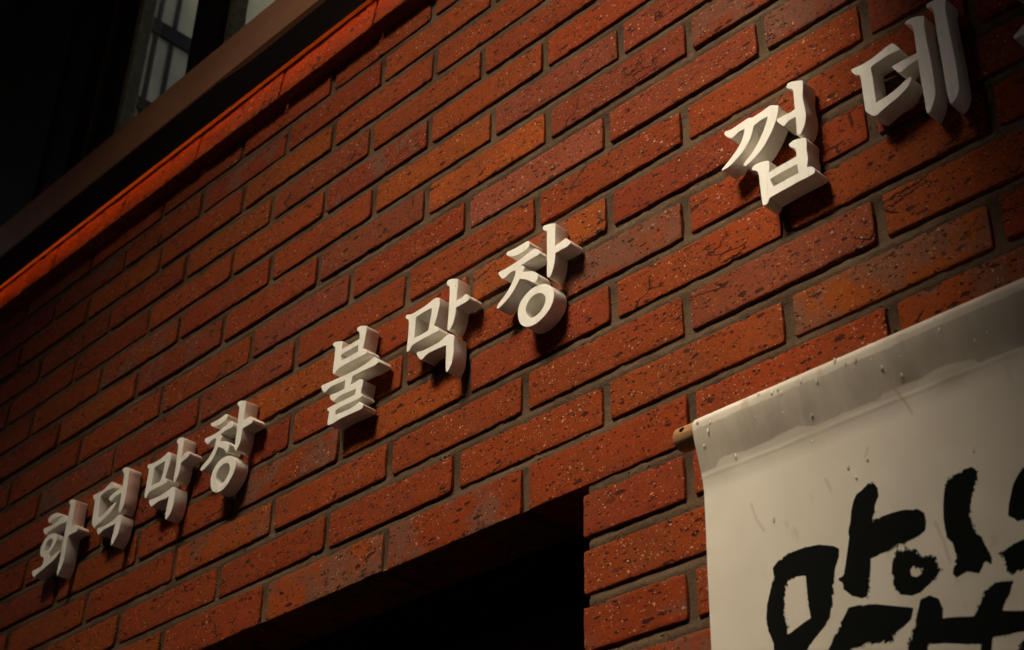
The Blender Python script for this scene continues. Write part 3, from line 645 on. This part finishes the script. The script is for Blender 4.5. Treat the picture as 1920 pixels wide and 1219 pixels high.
# mortar: a gently uneven recessed bed, cut away at the opening
def mortar():
    sp = .006
    xs = np.arange(-1.75, 1.45, sp)
    xs[np.argmin(abs(xs - (OX1 + .007)))] = OX1 + .007
    xs[np.argmin(abs(xs - OX0))] = OX0
    cen = sorted([U(zc) for k, (zc, J) in enumerate(ROWS) if -13 <= k - 16 <= 6])
    rows = [(2.00, .0030)]
    for lo, hi in zip(cen[:-1], cen[1:]):
        m = (lo + hi) / 2
        rows += [(lo, .0048), (m - .0095, .0030), (m - .0055, .0012), (m, .0020), (m + .0050, .0040), (m + .0095, .0046)]
    rows += [(cen[-1], .0030), (3.52, .0030)]
    zs = np.array([q[0] for q in rows])
    zs[np.argmin(abs(zs - OZ))] = OZ
    V = []
    idx = {}
    for i, x in enumerate(xs):
        for j, z in enumerate(zs):
            n = noise.noise(Vector((x * 40, z * 40, 1))) * .0009 + noise.noise(Vector((x * 110, z * 110, 4))) * .0010
            V.append((x, max(.0006, rows[j][1] + n), z))
    nz = len(zs)
    F = []
    for i in range(len(xs) - 1):
        for j in range(nz - 1):
            cx, cz = (xs[i] + xs[i + 1]) / 2, (zs[j] + zs[j + 1]) / 2
            if OX0 < cx < OX1 + .007 and cz < OZ:
                continue
            a = i * nz + j
            F.append((a, a + nz, a + nz + 1, a + 1))
    o = mesh_obj("mortar", V, F, MORTAR, wall, True)
    # returns into the opening and the wall core behind
    g = merge([box(-1.75, 1.45, .010, .30, OZ, 3.52), box(OX1 + .007, 1.45, .012, .30, 1.0, OZ - .0005), box(-1.75, OX0, .012, .30, 1.0, OZ - .0005)])
    mesh_obj("wall_core", g[0], g[1], MORTAR, wall)
mortar()

# ------------------------------------------------------------------ opening under the lintel
op = empty("recessed_window", (-.36, .165, 1.6), "dark recessed opening with ribbed panel under the lintel course of the brick wall", "window")
pitch = .0062
V, F = [], []
nrib = int((OX1 + .006 - OX0) / pitch)
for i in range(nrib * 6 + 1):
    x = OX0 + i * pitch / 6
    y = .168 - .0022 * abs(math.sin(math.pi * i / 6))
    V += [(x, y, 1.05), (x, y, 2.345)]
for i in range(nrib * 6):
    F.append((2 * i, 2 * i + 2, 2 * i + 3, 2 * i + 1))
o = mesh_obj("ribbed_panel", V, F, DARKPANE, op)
box_obj("head_rail", (OX0, OX1 + .006, .150, .185, 2.346, OZ - .002), SOFFIT_AND_SHADE, op)
box_obj("soffit_board", (OX0, OX1 + .006, .092, .149, OZ - .010, OZ - .001), SOFFIT_AND_SHADE, op)
box_obj("back_panel", (OX0, OX1 + .006, .20, .22, 1.05, OZ - .003), SOFFIT_AND_SHADE, op)

# ------------------------------------------------------------------ metal ledge with its warm lamp strip
ledge = empty("metal_ledge", (-.2, 0, 3.53), "brown metal ledge running above the brick wall below the upper windows", "ledge")
def ledge_mesh():
    # folded sheet profile in Y-Z, swept along X
    prof = [(-.0555, 3.4835), (-.0570, 3.4850), (-.0572, 3.578), (-.0555, 3.5805), (.055, 3.592), (.055, 3.588), (-.050, 3.5765), (-.0525, 3.574), (-.0525, 3.4868), (-.0340, 3.4610), (-.0338, 3.4570)]
    xs = [-2.9 + i * .25 for i in range(19)]
    V, F = [], []
    n = len(prof)
    for i, x in enumerate(xs):
        w = noise.noise(Vector((x * 1.7, 0, 0))) * .0016
        for y, z in prof:
            V.append((x, y + (w if y < -.04 else 0), z + w * .5))
    for i in range(len(xs) - 1):
        for j in range(n):
            a, b = i * n + j, i * n + (j + 1) % n
            F.append((a, b, b + n, a + n))
    F.append(tuple(range(n - 1, -1, -1)))
    F.append(tuple(range((len(xs) - 1) * n, len(xs) * n)))
    return V, F
V, F = ledge_mesh()
fa = mesh_obj("fascia", V, F, METAL, ledge)
bm = bmesh.new(); bm.from_mesh(fa.data); bmesh.ops.recalc_face_normals(bm, faces=bm.faces[:]); bm.to_mesh(fa.data); bm.free()
box_obj("dimmed_course", (-2.9, 1.6, -.0165, .0, 3.4430, 3.498), plain("dark red dimmed course", (.030, .008, .004), .7), ledge)  # dark strip replaces a brick course to paint it dim
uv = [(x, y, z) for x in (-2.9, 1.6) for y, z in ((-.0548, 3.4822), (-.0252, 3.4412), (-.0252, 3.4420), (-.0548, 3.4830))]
mesh_obj("underside_shade", uv, [(0, 1, 5, 4), (1, 2, 6, 5), (2, 3, 7, 6), (3, 0, 4, 7), (3, 2, 1, 0), (4, 5, 6, 7)], SOFFIT_AND_SHADE, ledge)  # near-black plate, paints the shade under the metal ledge
lamp = empty("lamp_strip", (-.2, -.010, 3.545), "warm glowing lamp strip tucked in the slot behind the brown ledge", "lamp")
box_obj("lamp_housing", (-2.9, 1.6, -.036, -.0205, 3.500, 3.512), DARK_METAL, lamp)
box_obj("diffuser", (-2.9, 1.6, -.0250, -.0208, 3.4975, 3.4995), LED, lamp)

# ------------------------------------------------------------------ upper facade: cladding and windows
clad = empty("cladding_wall", (-2.0, .05, 4.2), "dark charcoal panel cladding left of the upper window above the ledge", "wall")
for z0, z1 in ((3.60, 4.386), (4.392, 4.728)):
    for x0, x1 in ((-3.4, -2.405), (-2.40, -1.480)):
        box_obj("panel", (x0, x1, .045, .075, z0, z1), CLADDING, clad, .002)
box_obj("backing", (-3.4, -1.482, .08, .30, 3.60, 4.728), DARK_METAL, clad)
win = empty("upper_window", (-1.0, .06, 3.7), "dark framed upper window with pale dusty panes above the metal ledge", "window")
def prof(name, x0, x1, y0, y1, z0, z1, mat, bev=.0015):
    return box_obj(name, (x0, x1, y0, y1, z0, z1), mat, win, bev)
prof("jamb", -1.478, -1.352, .052, .12, 3.60, 4.728, DARK_METAL)
prof("jamb", -1.350, -1.286, .075, .115, 3.60, 4.728, DARK_METAL)
prof("trim", -1.284, -1.274, .055, .12, 3.60, 4.728, plain("brown edge bead", (.06, .05, .04), .5))
prof("jamb", -1.272, -1.162, .070, .092, 3.60, 4.728, DARK_METAL)
prof("sash_trim", -1.160, -1.140, .060, .095, 3.60, 4.728, GREY_TRIM)
prof("mullion", -.852, -.745, .045, .10, 3.60, 4.728, DARK_METAL)
prof("sash_trim", -.743, -.722, .060, .095, 3.60, 4.728, GREY_TRIM)
prof("mullion", -.300, -.200, .045, .15, 3.60, 4.728, DARK_METAL)
prof("sash_trim", -.198, -.178, .060, .095, 3.60, 4.728, GREY_TRIM)
prof("jamb", .400, .520, .045, .15, 3.60, 4.728, DARK_METAL)
for x0, x1 in ((-1.146, -.846), (-.728, -.294), (-.184, .406)):
    prof("pane", x0, x1, .088, .092, 3.60, 4.728, GLASS, 0)
prof("sill", -1.478, .520, .056, .15, 3.593, 3.599, DARK_METAL, 0)
box_obj("facade_return", (.522, 3.4, .045, .30, 3.60, 4.728), PLASTER, win)
prof("blind", -.632, -.305, .115, .118, 3.60, 4.728, PALE, 0)

# the room behind: a pale partition square to the window, with dark rails
room = empty("interior_partition", (-1.4, .6, 3.6), "pale boarded partition with dark rails seen through the upper window", "partition")
box_obj("board", (-1.46, -1.40, .152, 2.2, 3.3, 4.9), PALE, room)
for z0, z1 in ((4.36, 4.407), (4.105, 4.14), (3.74, 3.78)):
    box_obj("rail", (-1.3985, -1.392, .152, 2.2, z0, z1), DARK_METAL, room)
for y0 in (.228, .276, .34, .45, .60, .80):
    box_obj("batten", (-1.3990, -1.394, y0, y0 + .012, 3.3, 4.9), CLADDING, room)
rb = empty("added_light_well", (-.2, 1.3, 3.2), "added light well, left open to the sky to brighten the partition, with a plastered floor and parapet behind the upper windows", "light well")  # room behind left open on top so sky light reaches the partition
for nm, b in (("floor", (-1.40, 1.6, .31, 2.2, 3.20, 3.25)), ("parapet", (-1.39, 1.6, 2.202, 2.25, 3.2, 3.75))):
    box_obj(nm, b, INTERIOR, rb)

# ------------------------------------------------------------------ raised letters
def smooth_ring(pts, corner=48, sub=3):
    P = [Vector(p) for p in pts]
    n = len(P)
    isc = []
    for i in range(n):
        a, b = P[i] - P[i - 1], P[(i + 1) % n] - P[i]
        isc.append(abs(math.degrees(a.angle_signed(b, 0))) > corner)
    out = []
    for i in range(n):
        p1, p2 = P[i], P[(i + 1) % n]
        p0 = P[i - 1] if not isc[i] else p1 - (p2 - p1)
        p3 = P[(i + 2) % n] if not isc[(i + 1) % n] else p2 + (p2 - p1)
        for s in range(sub):
            t = s / sub
            out.append(0.5 * ((2 * p1) + (p2 - p0) * t + (2 * p0 - 5 * p1 + 4 * p2 - p3) * t * t + (3 * p1 - p0 - 3 * p2 + p3) * t ** 3))
    return out

def stroke(name, rings, parent, y_front=-.027, y_back=-.0040):
    cu = bpy.data.curves.new(name, 'CURVE')
    cu.dimensions = '2D'
    cu.fill_mode = 'BOTH'
    bev = .0005
    cu.extrude = (y_back - y_front) / 2 - bev
    cu.bevel_depth = bev
    cu.bevel_resolution = 1
    cu.offset = -bev
    for r in rings:
        q = smooth_ring([(U(a), U(b)) for a, b in r])
        s = cu.splines.new('POLY')
        s.points.add(len(q) - 1)
        for k, p in enumerate(q):
            s.points[k].co = (p.x - parent.location.x, p.y - parent.location.z, 0, 1)
        s.use_cyclic_u = True
    tmp = bpy.data.objects.new("tmp_curve", cu)
    C.objects.link(tmp)
    dg = bpy.context.evaluated_depsgraph_get()
    me = bpy.data.meshes.new_from_object(tmp.evaluated_get(dg))
    bpy.data.objects.remove(tmp)
    ymid = (y_front + y_back) / 2 - parent.location.y
    for v in me.vertices:
        x, z, h = v.co
        v.co = (x, ymid - h, z)
    me.name = name
    bm = bmesh.new(); bm.from_mesh(me)
    bmesh.ops.recalc_face_normals(bm, faces=bm.faces[:])
    bm.to_mesh(me); bm.free()
    # smooth the swept sides, keep the arris
    for p in me.polygons:
        p.use_smooth = True
    try:
        me.set_sharp_from_angle(angle=math.radians(32))
    except Exception:
        pass
    me.materials.clear()
    me.materials.append(LETTER)
    o = bpy.data.objects.new(name, me)
    return link(o, parent)

LAB = {
 'hwa': "small white raised letter at the far left end, with ring and top tick",
 'deok': "white raised sign letter between the ringed leftmost letter and the first boxed letter",
 'mak_a': "small white raised letter with a closed box, between two letters of the left-hand word",
 'chang_a': "white raised letter with a round ring that ends the left-hand group of four",
 'bul': "white raised letter of stacked horizontal bars standing alone before the middle boxed letter",
 'mak_b': "white raised closed-box letter between the stacked-bar and the large ringed letter",
 'chang_b': "large white raised letter with a round ring in the middle of the wall",
 'kkeop': "white raised letter with twin slanting strokes over a cup shape, right of the centre gap",
 'de': "tall white raised letter with two long upright bars near the right edge",
 'gi': "white raised letter cut off by the right edge, only its pointed tail showing",
}
for key, comps in LETTERS.items():
    xs = [p[0] for _, rr in comps for p in rr[0]]
    zs = [p[1] for _, rr in comps for p in rr[0]]
    e = empty("sign_letter", (U((min(xs) + max(xs)) / 2), -.0040, U(min(zs))), LAB[key], "sign letter", "white raised letters of the wall sign")
    for nm, rings in comps:
        st = stroke(nm, rings, e)

# ------------------------------------------------------------------ banner on its wooden rod
RC = Vector((0.0, -.045, 2.3612))
BX0, BX1 = .5392, 1.26
ban = empty("cloth_banner", (.54, -.045, 1.80), "rain-spotted off-white cloth banner with black brush lettering hanging on a wooden rod", "banner")

def seg_dist(px, pz, ring, closed=True):
    n = len(ring)
    best = np.full(px.shape, 9.0)
    for i in range(n if closed else n - 1):
        ax, az = ring[i]; bx, bz = ring[(i + 1) % n]
        dx, dz = bx - ax, bz - az
        t = np.clip(((px - ax) * dx + (pz - az) * dz) / (dx * dx + dz * dz + 1e-12), 0, 1)
        best = np.minimum(best, np.hypot(px - ax - t * dx, pz - az - t * dz))
    return best
def inside(px, pz, ring):
    c = np.zeros(px.shape, bool)
    n = len(ring)
    for i in range(n):
        ax, az = ring[i]; bx, bz = ring[i - 1]
        if az == bz:
            continue
        c ^= ((az > pz) != (bz > pz)) & (px < (bx - ax) * (pz - az) / (bz - az) + ax)
    return c

def banner_cloth():
    xs = np.concatenate([np.arange(BX0, .965, .0017), np.arange(.97, BX1, .012)])
    r = .0145
    prof = []                                   # (y, z) down the cloth, starting behind the rod
    for a in np.linspace(math.radians(-60), math.radians(165), 34):
        # angle measured from the back (+Y) over the top
        prof.append((RC.y + r * math.cos(a), RC.z + r * math.sin(a)))
    yf, zf = prof[-1]
    zs = np.concatenate([np.arange(zf - .0017, 1.985, -.0017), np.arange(1.98, 1.55, -.02)])
    for z in zs:
        t = max(0.0, 1 - (zf - z) / .075)
        y = RC.y + (yf - RC.y) * (t * t * (3 - 2 * t))
        y += -.00035 * math.exp(-((z - 2.309) / .0012) ** 2)
        prof.append((y, z))
    P = np.array(prof)
    nx, nz = len(xs), len(P)
    X = np.repeat(xs[:, None], nz, 1)
    Y = np.repeat(P[None, :, 0], nx, 0).copy()
    Z = np.repeat(P[None, :, 1], nx, 0).copy()
    hang = np.clip((2.355 - Z) / .12, 0, 1)
    wav = np.vectorize(lambda x, z: noise.noise(Vector((x * 7, z * 2.2, 3))) * .006 + noise.noise(Vector((x * 22, z * 9, 8))) * .0012)(X, Z)
    # puckers at the stitched hem
    puck = np.exp(-((Z - 2.316) / .012) ** 2) * np.vectorize(lambda x: noise.noise(Vector((x * 26, 0, 1))))(X) * .0022
    Y = Y + wav * hang + puck * np.clip((2.35 - Z) / .02, 0, 1)
    Y = np.minimum(Y, -.010) 
    X = X + 0
    V = np.stack([X, Y, Z], -1).reshape(-1, 3)
    F = []
    for i in range(nx - 1):
        for j in range(nz - 1):
            a = i * nz + j
            F.append((a, a + 1, a + nz + 1, a + nz))
    o = mesh_obj("cloth", V.tolist(), F, CLOTH, ban, True)
    px, pz = X.reshape(-1), Z.reshape(-1)
    ink = np.full(px.shape, .05)
    for g in INK:
        sd = None
        outer = [(U(a), U(b)) for a, b in g[0]]
        d = seg_dist(px, pz, outer)
        sd = np.where(inside(px, pz, outer), -d, d)
        for h in g[1:]:
            hh = [(U(a), U(b)) for a, b in h]
            d = seg_dist(px, pz, hh)
            sd = np.maximum(sd, np.where(inside(px, pz, hh), d, -d))
        ink = np.minimum(ink, sd)
    dx = np.array([U(a) for a, b in DAMP]); dz = np.array([U(b) for a, b in DAMP])
    line = np.interp(px, dx, dz, left=dz[0], right=dz[-1])
    damp = line - pz
    # only above the tide line and below the rod's crown
    damp = np.maximum(damp, (pz - 2.358) * 1.0)
    st = np.full(px.shape, .05)
    for s in STAIN:
        st = np.minimum(st, seg_dist(px, pz, [(U(a), U(b)) for a, b in s], False))
    for nm, arr in (("ink", ink), ("damp", damp), ("stain", st)):
        at = o.data.attributes.new(nm, 'FLOAT', 'POINT')
        at.data.foreach_set("value", arr.astype(np.float32))
    return o, X, Y, Z
cloth, CX, CY, CZ = banner_cloth()

def rod():
    n, r = 40, .0131
    x0, x1 = .5110, 1.31
    st = [(x0, 0), (x0, r * .80), (x0 + .0006, r * .93), (x0 + .0022, r), (x1 - .002, r), (x1, r * .9), (x1, 0)]
    V, F = [], []
    for x, rr in st:
        for a in range(n):
            t = 2 * math.pi * a / n
            V.append((x, RC.y + rr * math.cos(t), RC.z + rr * math.sin(t)))
    for i in range(len(st) - 1):
        for a in range(n):
            b = (a + 1) % n
            F.append((i * n + a, (i + 1) * n + a, (i + 1) * n + b, i * n + b))
    o = mesh_obj("rod", V, F, WOOD, ban, True)
    bm = bmesh.new(); bm.from_mesh(o.data)
    bmesh.ops.remove_doubles(bm, verts=bm.verts[:], dist=1e-6)
    bmesh.ops.recalc_face_normals(bm, faces=bm.faces[:])
    bm.to_mesh(o.data); bm.free()
    # the drilled cord hole: a bore cut through, with a dark lining
    ang = math.radians(158)
    d = Vector((0, math.cos(ang), math.sin(ang)))
    m = 20
    V, F = [], []
    e1 = Vector((1, 0, 0)); e2 = d.cross(e1)
    for s in (-.02, .02):
        for a in range(m):
            t = 2 * math.pi * a / m
            p = Vector((.5235, RC.y, RC.z)) + d * s + (e1 * math.cos(t) + e2 * math.sin(t)) * .0034
            V.append(tuple(p))
    for a in range(m):
        b = (a + 1) % m
        F.append((a, b, m + b, m + a))
    F.append(tuple(range(m - 1, -1, -1))); F.append(tuple(range(m, 2 * m)))
    c = mesh_obj("cutter", V, F, HOLE, ban)
    bm = bmesh.new(); bm.from_mesh(c.data); bmesh.ops.recalc_face_normals(bm, faces=bm.faces[:]); bm.to_mesh(c.data); bm.free()
    o.data.materials.append(HOLE)
    md = o.modifiers.new("bore", 'BOOLEAN'); md.operation = 'DIFFERENCE'; md.object = c; md.solver = 'EXACT'
    md.material_mode = 'TRANSFER'
    dg = bpy.context.evaluated_depsgraph_get()
    me = bpy.data.meshes.new_from_object(o.evaluated_get(dg))
    o.modifiers.clear()
    o.data = me
    try:
        me.set_sharp_from_angle(angle=math.radians(40))
    except Exception:
        pass
    bpy.data.objects.remove(c)
    return o
rod()

# rain drops clinging to the cloth
def drop_mesh():
    bm = bmesh.new()
    bmesh.ops.create_uvsphere(bm, u_segments=12, v_segments=8, radius=1)
    for v in bm.verts:
        t = (v.co.z + 1) / 2
        s = 1.0 - .35 * t * t
        v.co.x *= s; v.co.y *= s
        if v.co.y > 0:
            v.co.y *= .35
    me = bpy.data.meshes.new("water_drop"); bm.to_mesh(me); bm.free()
    me.polygons.foreach_set("use_smooth", [True] * len(me.polygons))
    me.materials.append(WATER)
    return me
DM = drop_mesh()
rs = random.Random(3)
def near_y(x, z):
    i = int(np.argmin(abs(CX[:, 0] - x)))
    col = CZ[i]; y = CY[i]
    front = np.arange(34 - 16, len(col))
    k = front[int(np.argmin(abs(col[front] - z)))]
    return float(y[k])
drops = [(U(a), U(b), 1.0) for a, b in DROPS] + [(rs.uniform(.56, .93), rs.uniform(2.30, 2.372), rs.uniform(.35, .6)) for _ in range(12)]
for x, z, sc in drops:
    o = bpy.data.objects.new("water_drop", DM)
    r = rs.uniform(.0014, .0020) * sc
    o.scale = (r * .85, r * .9, r * rs.uniform(1.4, 2.0))
    y = near_y(x, z)
    o.location = Vector((x, y - r * .15, z)) - ban.location
    link(o, ban)

print("bricks", nb, "objects", len(bpy.data.objects))
